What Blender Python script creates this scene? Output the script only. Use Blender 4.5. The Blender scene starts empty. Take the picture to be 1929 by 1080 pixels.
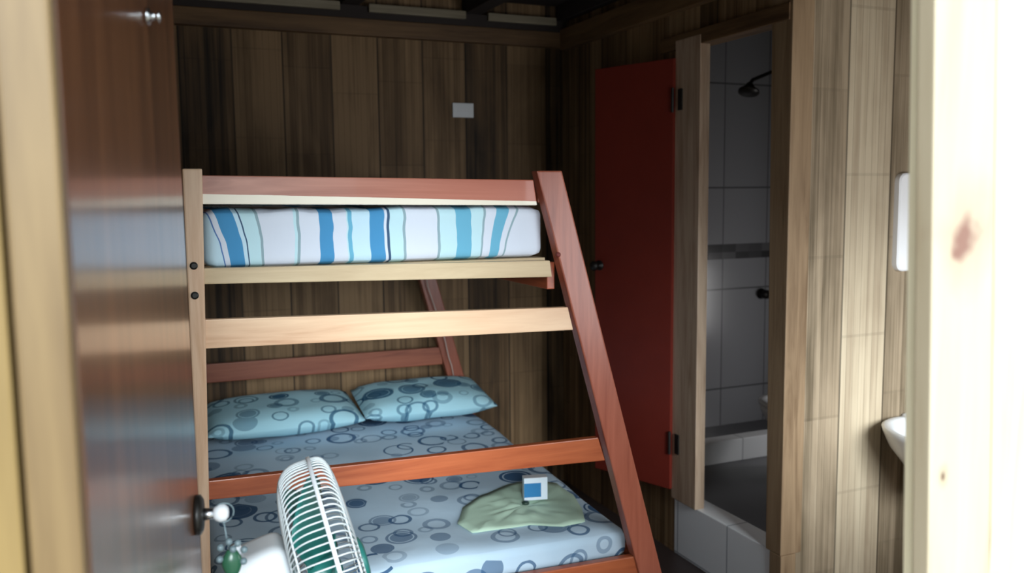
import bpy, bmesh, math, random
from mathutils import Vector, Matrix, noise
random.seed(7)
SC = bpy.context.scene
COL = SC.collection

# ------------------------------------------------------------ camera
F = 1650.0
YAW = math.radians(23.4); PIT = math.atan(175 / F); RHO = 0.010; EYE = 1.65
_f = Vector((math.sin(YAW) * math.cos(PIT), math.cos(YAW) * math.cos(PIT), -math.sin(PIT)))
_r0 = Vector((math.cos(YAW), -math.sin(YAW), 0)); _u0 = _r0.cross(_f)
_r = _r0 * math.cos(RHO) - _u0 * math.sin(RHO)
_u = _u0 * math.cos(RHO) + _r0 * math.sin(RHO)
CAM = Vector((0, 0, EYE))
cd = bpy.data.cameras.new('camera'); cam = bpy.data.objects.new('camera', cd); COL.objects.link(cam)
M = Matrix((( _r.x, _u.x, -_f.x, CAM.x), (_r.y, _u.y, -_f.y, CAM.y), (_r.z, _u.z, -_f.z, CAM.z), (0, 0, 0, 1)))
cam.matrix_world = M
cd.sensor_width = 36; cd.lens = 36 * F / 1929; cd.clip_start = 0.05
cd.dof.use_dof = True; cd.dof.focus_distance = 2.3; cd.dof.aperture_fstop = 3.2
SC.camera = cam

# ------------------------------------------------------------ light
W = bpy.data.worlds.new('world'); SC.world = W; W.use_nodes = True
bg = W.node_tree.nodes['Background']
bg.inputs[0].default_value = (0.80, 0.92, 1.0, 1); bg.inputs[1].default_value = 1.2
sd = bpy.data.lights.new('sun', 'SUN'); sd.energy = 0.6; sd.angle = math.radians(1.5); sd.color = (1, .95, .86)
sun = bpy.data.objects.new('sun', sd); COL.objects.link(sun)
SUN_DIR = Vector((2.0, 1.0, -2.66)).normalized()
sun.rotation_euler = SUN_DIR.to_track_quat('-Z', 'Y').to_euler()
gd = bpy.data.lights.new('bright_sky', 'SUN'); gd.energy = 3.1; gd.angle = math.radians(25); gd.color = (.86, .95, 1)
gs = bpy.data.objects.new('bright_sky', gd); COL.objects.link(gs)      # hazy bright sky low behind the photographer
gs.rotation_euler = Vector((math.sin(math.radians(10)), math.cos(math.radians(10)), -.30)).to_track_quat('-Z', 'Y').to_euler()
wd = bpy.data.lights.new('partition_fill', 'AREA'); wd.shape = 'RECTANGLE'; wd.size = 1.2; wd.size_y = .9; wd.energy = 13; wd.color = (.95, .97, 1)
wo = bpy.data.objects.new('partition_fill', wd); COL.objects.link(wo)  # added fill lamp to brighten the partition, set in an unseen opening
wo.location = (2.35, .80, 1.30); wo.rotation_euler = (math.radians(90), 0, 0)
bd = bpy.data.lights.new('bathroom_fill', 'AREA'); bd.shape = 'RECTANGLE'; bd.size = .5; bd.size_y = .4; bd.energy = 3.6; bd.color = (1, .98, .97)
bo = bpy.data.objects.new('bathroom_fill', bd); COL.objects.link(bo)   # added fill lamp brightening the bathroom, out of sight to the right
bo.location = (3.98, 3.1, .85); bo.rotation_euler = (0, math.radians(90), 0)
pd = bpy.data.lights.new('door_portal', 'AREA'); pd.shape = 'RECTANGLE'; pd.size = .86; pd.size_y = 2.1
pd.cycles.is_portal = True
po = bpy.data.objects.new('door_portal', pd); COL.objects.link(po)
po.location = (.39, .80, 1.05); po.rotation_euler = (math.radians(90), 0, 0)
SC.view_settings.view_transform = 'Standard'; SC.view_settings.look = 'None'
SC.view_settings.gamma = 1; SC.view_settings.use_curve_mapping = False
SC.view_settings.exposure = 0.55

# ------------------------------------------------------------ geometry helpers
def ray(px, py): return _f + _r * ((px - 964.5) / F) - _u * ((py - 540) / F)
def P(px, py, **k):
    d = ray(px, py); a, v = list(k.items())[0]; i = 'XYZ'.index(a)
    return CAM + d * ((v - CAM[i]) / d[i])
BED_K = -0.05
def bed_y(x): return 2.60 + BED_K * (x - .17)
def PB(px, py, off=0.0):                       # on the bed's foot-end plane
    d = ray(px, py); t = (2.60 + off - BED_K * .17) / (d.y - BED_K * d.x)
    return CAM + d * t

def box(bm, lo, hi, bev=0.0, mat4=None):
    lo = Vector(lo); hi = Vector(hi); c = (lo + hi) / 2; s = hi - lo
    t = bmesh.new(); bmesh.ops.create_cube(t, size=1)
    bmesh.ops.scale(t, vec=s, verts=t.verts)
    if bev > 0:
        bmesh.ops.bevel(t, geom=t.edges[:], offset=min(bev, min(s) * .45), segments=2, affect='EDGES', profile=.6)
    bmesh.ops.translate(t, vec=c, verts=t.verts)
    if mat4 is not None: bmesh.ops.transform(t, matrix=mat4, verts=t.verts)
    merge(bm, t)
def merge(bm, t):
    me = bpy.data.meshes.new('t'); t.to_mesh(me); t.free(); bm.from_mesh(me); bpy.data.meshes.remove(me)
def hexa(bm, pts, bev=0.0):                    # 8 points: bottom ring (4) then top ring (4)
    t = bmesh.new(); v = [t.verts.new(p) for p in pts]
    for f in ((3, 2, 1, 0), (4, 5, 6, 7), (0, 1, 5, 4), (1, 2, 6, 5), (2, 3, 7, 6), (3, 0, 4, 7)): t.faces.new([v[i] for i in f])
    bmesh.ops.recalc_face_normals(t, faces=t.faces)
    if bev > 0: bmesh.ops.bevel(t, geom=t.edges[:], offset=bev, segments=2, affect='EDGES', profile=.6)
    merge(bm, t)
def quadslab(bm, q, dvec, bev=0.0):            # front quad (4 points) pushed along dvec
    q = [Vector(p) for p in q]; hexa(bm, q + [p + Vector(dvec) for p in q], bev)
def tube(bm, pts, r, n=8, closed=False, r2=None):
    pts = [Vector(p) for p in pts]; rings = []; m = len(pts)
    for i, p in enumerate(pts):
        a = pts[(i - 1) % m] if (closed or i > 0) else p
        b = pts[(i + 1) % m] if (closed or i < m - 1) else p
        d = (b - a).normalized()
        ref = Vector((0, 0, 1)) if abs(d.z) < .9 else Vector((1, 0, 0))
        if i and not closed:
            ref = prev
        s = d.cross(ref).normalized(); t = s.cross(d).normalized(); prev = t
        rr = r if r2 is None else r + (r2 - r) * i / (m - 1)
        rings.append([bm.verts.new(p + (s * math.cos(2 * math.pi * k / n) + t * math.sin(2 * math.pi * k / n)) * rr) for k in range(n)])
    for i in range(m if closed else m - 1):
        A = rings[i]; B = rings[(i + 1) % m]
        for k in range(n): bm.faces.new((A[k], A[(k + 1) % n], B[(k + 1) % n], B[k]))
    if not closed: bm.faces.new(rings[0][::-1]); bm.faces.new(rings[-1])
def lathe(bm, prof, mat4, n=28, sx=1, sy=1):   # profile of (radius, z)
    rings = []
    for (r, z) in prof:
        if r < 1e-5: rings.append([bm.verts.new(mat4 @ Vector((0, 0, z)))])
        else: rings.append([bm.verts.new(mat4 @ Vector((sx * r * math.cos(2 * math.pi * k / n), sy * r * math.sin(2 * math.pi * k / n), z))) for k in range(n)])
    for A, B in zip(rings, rings[1:]):
        for k in range(n):
            a = [A[k % len(A)], A[(k + 1) % len(A)]]; b = [B[k % len(B)], B[(k + 1) % len(B)]]
            vs = []
            for v in (a[0], a[1], b[1], b[0]):
                if v not in vs: vs.append(v)
            if len(vs) > 2: bm.faces.new(vs)
def soft_box(bm, lo, hi, rad, cuts=26, shape=None):
    lo = Vector(lo); hi = Vector(hi); c = (lo + hi) / 2; h = (hi - lo) / 2
    t = bmesh.new(); bmesh.ops.create_cube(t, size=2)
    bmesh.ops.subdivide_edges(t, edges=t.edges[:], cuts=cuts, use_grid_fill=True)
    for v in t.verts:
        p = Vector((v.co.x * h.x, v.co.y * h.y, v.co.z * h.z))
        q = Vector([max(-h[i] + rad, min(h[i] - rad, p[i])) for i in range(3)])
        d = p - q
        if d.length > 1e-6: p = q + d.normalized() * rad
        p = p + c
        if shape: p = shape(p)
        v.co = p
    merge(bm, t)

def obj(name, bm, m, parent=None, smooth=False, **props):
    bmesh.ops.recalc_face_normals(bm, faces=bm.faces)
    if parent is not None:
        off = Vector((0, 0, 0)); q = parent
        while q is not None: off += q.location; q = q.parent
        bmesh.ops.translate(bm, vec=-off, verts=bm.verts)
    me = bpy.data.meshes.new(name); bm.to_mesh(me); bm.free()
    if smooth:
        for p in me.polygons: p.use_smooth = True
    me.materials.append(m)
    o = bpy.data.objects.new(name, me); COL.objects.link(o)
    if parent is not None: o.parent = parent
    for k, v in props.items(): o[k] = v
    return o
def struct(name, bm, m, smooth=False): return obj(name, bm, m, smooth=smooth, kind='structure')
def thing(name, label, cat, loc=(0, 0, 0), group=None):
    o = bpy.data.objects.new(name, None); COL.objects.link(o); o.location = loc; o.empty_display_size = .1
    o['label'] = label; o['category'] = cat
    if group: o['group'] = group
    return o
def B(): return bmesh.new()

# ------------------------------------------------------------ material helpers
class NT:
    def __init__(s, name, rough=.5, spec=.5, metal=0, color=None, coat=0):
        s.m = bpy.data.materials.new(name); s.m.use_nodes = True; s.t = s.m.node_tree; s.n = s.t.nodes
        s.b = s.n['Principled BSDF']; s.b.inputs['Roughness'].default_value = rough
        s.b.inputs['Metallic'].default_value = metal; s.b.inputs['Specular IOR Level'].default_value = spec
        s.b.inputs['Coat Weight'].default_value = coat
        if color: s.b.inputs['Base Color'].default_value = (*color, 1)
    def lk(s, a, b): s.t.links.new(a, b)
    def node(s, typ, **k):
        n = s.n.new(typ)
        for a, v in k.items(): setattr(n, a, v)
        return n
    def setin(s, sock, v):
        if isinstance(v, (int, float)): sock.default_value = v
        elif isinstance(v, (tuple, list)): sock.default_value = v if len(v) == len(sock.default_value) else (*v, 1)
        else: s.lk(v, sock)
    def math(s, op, a, b=0.0, c=0.0, clamp=False):
        n = s.node('ShaderNodeMath', operation=op, use_clamp=clamp)
        s.setin(n.inputs[0], a); s.setin(n.inputs[1], b); s.setin(n.inputs[2], c); return n.outputs[0]
    def coords(s, kind='Object'):
        return s.node('ShaderNodeTexCoord').outputs[kind]
    def xyz(s, v):
        n = s.node('ShaderNodeSeparateXYZ'); s.lk(v, n.inputs[0]); return n.outputs
    def comb(s, x, y, z):
        n = s.node('ShaderNodeCombineXYZ'); s.setin(n.inputs[0], x); s.setin(n.inputs[1], y); s.setin(n.inputs[2], z); return n.outputs[0]
    def vscale(s, v, sc):
        n = s.node('ShaderNodeMapping'); s.lk(v, n.inputs[0]); n.inputs['Scale'].default_value = sc; return n.outputs[0]
    def noise(s, v, scale=5, detail=4, dist=0, rough=.55):
        n = s.node('ShaderNodeTexNoise'); s.lk(v, n.inputs['Vector']); n.inputs['Scale'].default_value = scale
        n.inputs['Detail'].default_value = detail; n.inputs['Distortion'].default_value = dist; n.inputs['Roughness'].default_value = rough
        return n.outputs['Fac']
    def white(s, v):
        n = s.node('ShaderNodeTexWhiteNoise', noise_dimensions='3D'); s.lk(v, n.inputs['Vector']); return n.outputs['Value']
    def mix(s, f, a, b, blend='MIX'):
        n = s.node('ShaderNodeMix', data_type='RGBA', blend_type=blend)
        s.setin(n.inputs['Factor'], f); s.setin(n.inputs['A'], a); s.setin(n.inputs['B'], b); return n.outputs['Result']
    def ramp(s, v, stops, interp='LINEAR'):
        n = s.node('ShaderNodeValToRGB'); s.lk(v, n.inputs[0]); cr = n.color_ramp; cr.interpolation = interp
        while len(cr.elements) < len(stops): cr.elements.new(.5)
        for e, (p, c) in zip(cr.elements, stops):
            e.position = p; e.color = (*c, 1) if len(c) == 3 else c
        return n.outputs['Color']
    def col(s, c): s.setin(s.b.inputs['Base Color'], c)
    def bump(s, h, strength=.3, dist=.01):
        n = s.node('ShaderNodeBump'); s.setin(n.inputs['Height'], h); n.inputs['Strength'].default_value = strength
        n.inputs['Distance'].default_value = dist; s.lk(n.outputs[0], s.b.inputs['Normal'])

def sr(r, g, b):                                # display colour to linear
    f = lambda c: (c / 255 / 12.92) if c / 255 <= .04045 else ((c / 255 + .055) / 1.055) ** 2.4
    return (f(r), f(g), f(b))

def plank_wall(name, axis, w, dark, mid, light, nh=.42, streak=60, div=5.3):
    """split bamboo boards: vertical boards w wide along axis, broken by node rings"""
    a = NT(name, rough=.62, spec=.3); v = a.coords(); X = a.xyz(v)
    h = X['XYZ'.index(axis)]; z = X[2]
    u = a.math('DIVIDE', h, w); iu = a.math('FLOOR', u); fu = a.math('FRACT', u)
    rb = a.white(a.comb(iu, 3.3, 1.1))
    vz = a.math('ADD', a.math('DIVIDE', z, nh), a.math('MULTIPLY', rb, 7.0)); iz = a.math('FLOOR', vz); fz = a.math('FRACT', vz)
    rs = a.white(a.comb(iu, iz, 5.7))
    # narrow slats inside each board
    u2 = a.math('DIVIDE', h, w / div); i2 = a.math('FLOOR', u2); f2 = a.math('FRACT', u2)
    r2 = a.white(a.comb(i2, iz, 2.2)); r2b = a.white(a.comb(i2, 9.1, 2.2))
    st = a.noise(a.comb(a.math('MULTIPLY', h, streak), rb, a.math('MULTIPLY', z, 1.3)), 1.0, 4, .2)
    blot = a.noise(a.comb(a.math('MULTIPLY', h, 5), iu, a.math('MULTIPLY', z, 1.6)), 1.3, 3, .5)
    t = a.math('ADD', a.math('MULTIPLY', rb, .42), a.math('MULTIPLY', rs, .05))
    t = a.math('ADD', t, a.math('MULTIPLY', r2, .03)); t = a.math('ADD', t, a.math('MULTIPLY', r2b, .18))
    t = a.math('ADD', t, a.math('MULTIPLY', st, .55)); t = a.math('ADD', t, a.math('MULTIPLY', a.math('SUBTRACT', blot, .5), .5))
    c = a.ramp(t, [(.32, dark), (.58, mid), (.88, light)])
    gap = a.math('MAXIMUM', a.math('LESS_THAN', fu, .035), a.math('MULTIPLY', a.math('LESS_THAN', f2, .07), .45))
    node = a.math('MULTIPLY', a.math('LESS_THAN', fz, .018), .20)
    g = a.math('MULTIPLY', a.math('MAXIMUM', gap, node), .75)
    c = a.mix(g, c, tuple(x * .35 for x in dark)); a.col(c)
    a.bump(a.math('SUBTRACT', a.math('MULTIPLY', st, .5), g), .5, .006)
    return a.m

def wood(name, base, dark, axis='Z', rough=.4, scale=1.0, coat=0.0, strength=.6, knots=None, spec=.4):
    """solid timber, grain along axis; knots = list of (point, radius) in object space"""
    a = NT(name, rough=rough, coat=coat, spec=spec); a.b.inputs['Coat Roughness'].default_value = .25
    v = a.coords()
    sc = [22 * scale] * 3; sc['XYZ'.index(axis)] = 1.6 * scale
    vs = a.vscale(v, sc)
    n1 = a.noise(vs, 1.0, 5, 1.2); n2 = a.noise(a.vscale(v, [x * 4 for x in sc]), 1.0, 3, .2)
    sl = [5 * scale] * 3; sl['XYZ'.index(axis)] = .7 * scale
    n3 = a.noise(a.vscale(v, sl), 1.0, 2, .8)
    t = a.math('ADD', a.math('MULTIPLY', n1, .55), a.math('ADD', a.math('MULTIPLY', n2, .2), a.math('MULTIPLY', n3, .45)))
    c = a.ramp(t, [(.42, dark), (.60, tuple(d * (1 - strength) + b_ * strength for d, b_ in zip(dark, base))), (.78, base)])
    if knots:
        for (kp, kr, kc) in knots:
            d = a.node('ShaderNodeVectorMath', operation='DISTANCE')
            wv = a.node('ShaderNodeVectorMath', operation='ADD'); a.lk(v, wv.inputs[0])
            off = a.math('MULTIPLY', a.math('SUBTRACT', a.noise(v, 16, 2), .5), kr * 1.2); a.lk(a.comb(off, 0, off), wv.inputs[1])
            ms = a.node('ShaderNodeMapping'); a.lk(wv.outputs[0], ms.inputs[0]); ms.inputs['Scale'].default_value = (1.25, 0, .72)
            a.lk(ms.outputs[0], d.inputs[0]); d.inputs[1].default_value = (kp[0] * 1.25, 0, kp[2] * .72)
            f = a.math('DIVIDE', d.outputs['Value'], kr)
            halo = a.math('SUBTRACT', 1.0, a.math('MULTIPLY', a.math('SUBTRACT', f, .35), 1.3), clamp=True)
            c = a.mix(a.math('MULTIPLY', halo, .32), c, tuple(min(1, x * 1.6) for x in kc))
            core = a.math('SUBTRACT', 1.0, a.math('MULTIPLY', a.math('SUBTRACT', f, .15), 4.5), clamp=True)
            c = a.mix(a.math('MULTIPLY', core, .9), c, kc)
    a.col(c); a.bump(n1, .12, .004)
    return a.m

def plain(name, c, rough=.5, metal=0, spec=.5, coat=0, var=.08):
    a = NT(name, rough=rough, metal=metal, spec=spec, coat=coat)
    n = a.noise(a.coords(), 9, 3)
    a.col(a.mix(n, tuple(x * (1 - var) for x in c), tuple(min(1, x * (1 + var)) for x in c))); return a.m

MAT = {}
MAT['wall_back'] = plank_wall('bamboo_boards_back', 'X', .235, sr(38, 29, 20), sr(96, 74, 50), sr(144, 116, 84), div=8)
MAT['wall_side'] = plank_wall('bamboo_boards_side', 'Y', .120, sr(70, 54, 36), sr(120, 94, 66), sr(160, 132, 98))
MAT['wall_part'] = plank_wall('bamboo_boards_partition', 'X', .225, sr(104, 90, 70), sr(158, 140, 116), sr(192, 176, 150), nh=.62, div=7)
MAT['wall_in'] = plank_wall('bamboo_boards_inner', 'Y', .13, sr(90, 68, 46), sr(140, 110, 78), sr(180, 150, 110))
MAT['jamb_near'] = wood('bathroom_corner_wood', sr(160, 134, 104), sr(104, 80, 56), 'Z', .6)
MAT['jamb_bath'] = wood('bathroom_post_wood', sr(206, 182, 158), sr(146, 116, 92), 'Z', .55)
MAT['beam'] = wood('beam_wood', sr(128, 98, 66), sr(78, 56, 36), 'X', .6)
MAT['beam_y'] = wood('beam_wood_side', sr(128, 98, 66), sr(78, 56, 36), 'Y', .6)
MAT['strip'] = wood('pale_batten_wood', sr(160, 150, 130), sr(120, 110, 90), 'X', .6)
MAT['roof'] = plain('dark_roofing', sr(46, 38, 36), .8)
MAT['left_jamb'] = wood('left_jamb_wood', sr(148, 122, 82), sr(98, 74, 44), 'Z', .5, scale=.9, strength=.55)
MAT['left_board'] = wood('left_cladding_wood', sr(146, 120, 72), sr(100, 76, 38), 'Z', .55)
MAT['right_board'] = wood('right_cladding_sunlit', sr(214, 204, 178), sr(196, 178, 140), 'Z', .5)  # lighter than the left boards, sunlight painted into the colour
MAT['floor'] = plain('dark_floor', sr(58, 48, 46), .45, var=.25)
MAT['white_plastic'] = plain('white_plastic', (.82, .84, .86), .35, var=.02)
MAT['black'] = plain('black_metal', (.02, .018, .016), .4, metal=.4)
MAT['chrome'] = plain('dull_steel', (.55, .56, .58), .25, metal=1)
MAT['white_ceramic'] = plain('white_ceramic', (.78, .80, .82), .15, var=.02)
MAT['outside'] = plain('outside_ground', sr(178, 172, 156), .9)
MAT['shadewall'] = plain('shade_wall', sr(150, 140, 120), .9)

# ------------------------------------------------------------ the setting
XR = 2.219          # right wall (with the bathroom doorway)
YB = 4.40           # back wall
YP = 2.55           # face of the partition beside the bathroom
XE = 3.45           # far right wall of the room's front half
YF = .75; YI = .79  # front wall, outer and inner face
XL = -.12
CEIL = 2.66
bm = B(); box(bm, (XL - .06, YF, -.08), (4.30, YB + .06, 0)); struct('floor', bm, MAT['floor'])
bm = B(); box(bm, (XL - .1, YF - .05, CEIL), (4.32, YB + .1, CEIL + .05)); struct('ceiling', bm, MAT['roof'])
bm = B(); box(bm, (XL - .05, YB, 0), (4.10, YB + .05, CEIL)); struct('wall_back', bm, MAT['wall_back'])
bm = B(); box(bm, (XL - .05, YI, 0), (XL, YB, CEIL)); struct('wall_left', bm, MAT['wall_in'])
# right wall pieces: beyond the doorway, above it
bm = B()
box(bm, (XR, 3.275, 0), (XR + .05, YB, CEIL))
box(bm, (XR, YP, 2.30), (XR + .05, 3.275, CEIL))
struct('wall_right', bm, MAT['wall_side'])
bm = B(); box(bm, (XR + .05, YP, 0), (XE, YP + .05, CEIL)); struct('wall_partition', bm, MAT['wall_part'])
bm = B(); box(bm, (XE, YI, 0), (XE + .05, YP, CEIL)); struct('wall_far_right', bm, MAT['wall_in'])
bm = B()
box(bm, (.99, YF, 0), (1.70, YI, CEIL)); box(bm, (3.0, YF, 0), (XE + .05, YI, CEIL)); box(bm, (1.70, YF, 0), (3.0, YI, .85)); box(bm, (1.70, YF, 1.85), (3.0, YI, CEIL))
box(bm, (-.13, YF + .01, 2.12), (.99, YI, CEIL))
struct('wall_front', bm, MAT['right_board'])
bm = B()
for (a_, b_) in (((1.70, .85), (3.0, .90)), ((1.70, 1.80), (3.0, 1.85)), ((1.70, .90), (1.745, 1.80)), ((2.955, .90), (3.0, 1.80))):
    box(bm, (a_[0], YF - .01, a_[1]), (b_[0], YI, b_[1]), .003)
struct('added_window', bm, MAT['right_board'])  # unseen opening added to bring daylight onto the partition
# outside: ground and an unseen tall wall added to shade the left half of the doorway
bm = B(); box(bm, (-6, -8, -.1), (7, YF, -.02)); struct('floor_outside', bm, MAT['outside'])
bm = B(); box(bm, (-.72, YF - .65, 0), (-.62, YF + .1, 3.9)); struct('shade_wall_left', bm, MAT['shadewall'])
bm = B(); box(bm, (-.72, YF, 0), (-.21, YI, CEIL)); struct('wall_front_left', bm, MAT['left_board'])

# front doorway timber (leaning slightly, as it does in the photo)
def xw(px, py, Y=YF): return P(px, py, Y=Y)
def vline(pt, pb, z0, z1):                      # extend the line through two points to z0 and z1
    d = pt - pb
    return pb + d * ((z0 - pb.z) / d.z), pb + d * ((z1 - pb.z) / d.z)
lj_r0, lj_r1 = vline(xw(93, 0), xw(160, 1080), 0, 2.2)
lj_l0, lj_l1 = vline(xw(0, 258), xw(59, 1080), 0, 2.2)
gp_l0, gp_l1 = vline(xw(-10, 262), xw(48, 1080), 0, 2.2)
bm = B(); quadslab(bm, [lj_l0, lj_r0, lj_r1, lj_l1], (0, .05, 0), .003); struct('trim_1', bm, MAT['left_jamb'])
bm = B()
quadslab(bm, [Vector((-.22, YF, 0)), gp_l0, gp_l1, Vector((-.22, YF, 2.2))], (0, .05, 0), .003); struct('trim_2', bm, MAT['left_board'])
KN = [(P(1824, 440, Y=YF), .060, sr(128, 88, 76)), (P(1777, 897, Y=YF), .013, sr(84, 50, 30))]
MAT['right_jamb'] = wood('right_jamb_sunlit', sr(204, 192, 168), sr(178, 160, 130), 'Z', .5, scale=.8, knots=KN)  # right jamb and its edge lightened to paint in the sun
MAT['right_edge'] = wood('right_edge_sunlit', sr(228, 220, 194), sr(212, 200, 168), 'Z', .5)
rj_l0, rj_l1 = vline(xw(1762, 0), xw(1748, 1080), 0, 2.2)
rj_r0, rj_r1 = vline(xw(1878, 0), xw(1864, 1080), 0, 2.2)
gl0, gl1 = vline(xw(1880, 0), xw(1866, 1080), 0, 2.2)
bm = B(); quadslab(bm, [rj_l0, rj_r0, rj_r1, rj_l1], (0, .024, 0), .002); struct('trim_3', bm, MAT['right_jamb'])
bm = B(); quadslab(bm, [gl0, Vector((1.16, YF - .006, 0)), Vector((1.16, YF - .006, 2.2)), gl1], (0, .026, 0), .002); struct('trim_4', bm, MAT['right_board'])
# inner stop behind the right jamb
sp_l0, sp_l1 = vline(xw(1724, 0, .784), xw(1708, 1080, .784), 0, 2.12)
bm = B(); quadslab(bm, [sp_l0 + Vector((0, -.008, 0)), Vector((.99, .776, 0)), Vector((.99, .776, 2.12)), sp_l1 + Vector((0, -.008, 0))], (0, .014, 0), .001); struct('trim_5', bm, MAT['right_edge'])

# beams, roof strips and rafters
bm = B(); box(bm, (XL, YB - .05, 2.435), (XR, YB, 2.515), .004); struct('trim_6', bm, MAT['beam'])
bm = B(); box(bm, (XR - .04, YP + .02, 2.42), (XR, YB - .05, 2.53), .004); struct('trim_7', bm, MAT['beam_y'])
bm = B(); box(bm, (XL, YB - .055, 2.515), (XR, YB - .004, 2.575)); struct('trim_8', bm, MAT['roof'])
k = 9
for a_, b_ in ((330, 640), (694, 876), (918, 1046)):
    pa = P(a_, 20, Y=YB - .058); pb_ = P(b_, 30, Y=YB - .058)
    bm = B(); box(bm, (max(pa.x, XL), YB - .075, 2.545), (pb_.x, YB - .055, 2.585), .003); struct('trim_%d' % k, bm, MAT['strip']); k += 1
for px in (-60, 300, 664, 897, 1075):
    x = P(px, 25, Y=YB - .1).x
    if x < XL: continue
    bm = B(); box(bm, (x - .045, YI + .02, 2.575), (x + .045, YB - .01, CEIL), .004); struct('trim_%d' % k, bm, MAT['roof']); k += 1

# ------------------------------------------------------------ bathroom
def tile_mat(name, axis, c, c2, w=.2, h=.3, z0=0.0, band=None):
    a = NT(name, rough=.22, spec=.5); X = a.xyz(a.coords()); hcoord = X['XYZ'.index(axis)]
    u = a.math('DIVIDE', hcoord, w); v = a.math('DIVIDE', a.math('SUBTRACT', X[2], z0), h)
    fu = a.math('FRACT', u); fv = a.math('FRACT', v)
    g = a.math('MAXIMUM', a.math('LESS_THAN', fu, .022), a.math('LESS_THAN', fv, .016))
    r = a.white(a.comb(a.math('FLOOR', u), a.math('FLOOR', v), 1.0))
    col = a.mix(r, c, tuple(x * .93 for x in c)); col = a.mix(g, col, c2)
    if band:
        inb = a.math('MULTIPLY', a.math('GREATER_THAN', X[2], band[0]), a.math('LESS_THAN', X[2], band[1]))
        m1 = a.white(a.comb(a.math('FLOOR', a.math('DIVIDE', hcoord, .1)), a.math('FLOOR', a.math('DIVIDE', X[2], .08)), 4.0))
        col = a.mix(inb, col, a.mix(m1, sr(70, 70, 72), sr(130, 130, 134)))
    a.col(col); a.bump(a.math('SUBTRACT', 1.0, g), .4, .003); return a.m
T = dict(c=sr(172, 173, 178), c2=sr(110, 112, 114))
ZBF = .20
shc = P(1332, 878, Z=ZBF); YC = shc.y                       # foot of the shower kerb
kt = P(1329, 836, Y=YC).z
XB = 4.02; YBB = YB
bandz = (P(1390, 487, Y=YB).z, P(1390, 459, Y=YB).z); gz = P(1390, 355, Y=YB).z
MAT['tile_x'] = tile_mat('bathroom_tile_back', 'X', T['c'], T['c2'], .33, .62, gz, bandz)
MAT['tile_y'] = tile_mat('bathroom_tile_side', 'Y', T['c'], T['c2'], .33, .62, gz, bandz)
MAT['tile_white'] = tile_mat('white_kerb_tile_y', 'Y', sr(244, 246, 248), sr(180, 184, 190), .36, .5, .005)
MAT['tile_white_x'] = tile_mat('white_kerb_tile_x', 'X', sr(244, 246, 248), sr(190, 192, 196), .33, .5, .005)
MAT['slate'] = plain('grey_floor_tile', sr(96, 96, 100), .3, var=.12)
bm = B(); box(bm, (XR + .05, YB - .012, .1), (XB, YB - .001, CEIL)); struct('wall_bathroom_back', bm, MAT['tile_x'])
bm = B(); box(bm, (XB, YP + .05, 0), (XB + .05, YB, CEIL)); struct('wall_bathroom_right', bm, MAT['tile_y'])
bm = B(); box(bm, (XE, YP, 0), (XB + .05, YP + .05, CEIL)); struct('wall_bathroom_front', bm, MAT['tile_x'])
bm = B(); box(bm, (XR + .1, YP + .05, .0), (XB, YB - .012, ZBF)); struct('floor_bathroom', bm, MAT['slate'])
bm = B(); box(bm, (XR + .05, YC, ZBF), (XB, YC + .09, kt), .006); struct('trim_30', bm, MAT['tile_white_x'])
bm = B(); box(bm, (XR - .004, YP + .02, 0), (XR + .10, 3.272, .262), .004); struct('trim_31', bm, MAT['tile_white'])
# doorway posts and head of the bathroom opening
jr0, jr1 = vline(P(1458, 60, X=XR), P(1447, 1000, X=XR), .262, 2.30)
jl0, jl1 = vline(P(1493, 0, X=XR), P(1477, 1080, X=XR), 0, CEIL)
bm = B(); quadslab(bm, [Vector((XR - .012, jr0.y, .262)), Vector((XR - .012, YP - .003, .262)), Vector((XR - .012, YP - .003, 2.45)), Vector((XR - .012, jr1.y, 2.45))], (.10, 0, 0), .004)
struct('trim_32', bm, MAT['jamb_near'])
bm = B(); box(bm, (XR - .012, YP - .006, 0), (XR + .06, YP + .06, .262), .003); struct('trim_33', bm, MAT['jamb_near'])
bm = B(); box(bm, (XR - .02, P(1333, 500, X=XR + .03).y, .262), (XR + .03, 3.275, 2.30), .004)
post = struct('trim_34', bm, MAT['jamb_bath'])
bm = B(); box(bm, (XR - .018, YP + .01, 2.262), (XR + .07, 3.40, 2.325), .004); struct('trim_35', bm, MAT['beam_y'])

# red door, open and folded back towards the wall
MAT['red_door'] = plain('red_paint', sr(116, 42, 32), .45, spec=.3, var=.12)
hx, hy = XR - .035, 3.265
ex, ey = XR - .19, 3.685
dirv = Vector((ex - hx, ey - hy, 0)); nrm = Vector((dirv.y, -dirv.x, 0)).normalized()
zt = P(1274, 108, X=hx).z; zb = .305
dr = thing('bathroom_door', 'dark red flat bathroom door folded back open against the side wall', 'door', (hx, hy, zb))
bm = B(); a0 = Vector((hx, hy, zb)); a1 = Vector((ex, ey, zb))
hexa(bm, [a0, a1, a1 + nrm * .03, a0 + nrm * .03] + [p + Vector((0, 0, zt - zb)) for p in (a0, a1, a1 + nrm * .03, a0 + nrm * .03)], .003)
obj('panel', bm, MAT['red_door'], dr)
bm = B(); kb = a1 - dirv.normalized() * .03; kb.z = P(1137, 502, X=ex).z; 
fr = -nrm; q = Matrix.Translation(kb) @ fr.to_track_quat('Z', 'Y').to_matrix().to_4x4()
lathe(bm, [(0, 0), (.024, 0), (.024, .005), (.01, .008), (.009, .025), (.022, .035), (.024, .045), (.016, .056), (0, .058)], q, 16)
obj('knob', bm, MAT['black'], dr, True)
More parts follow.
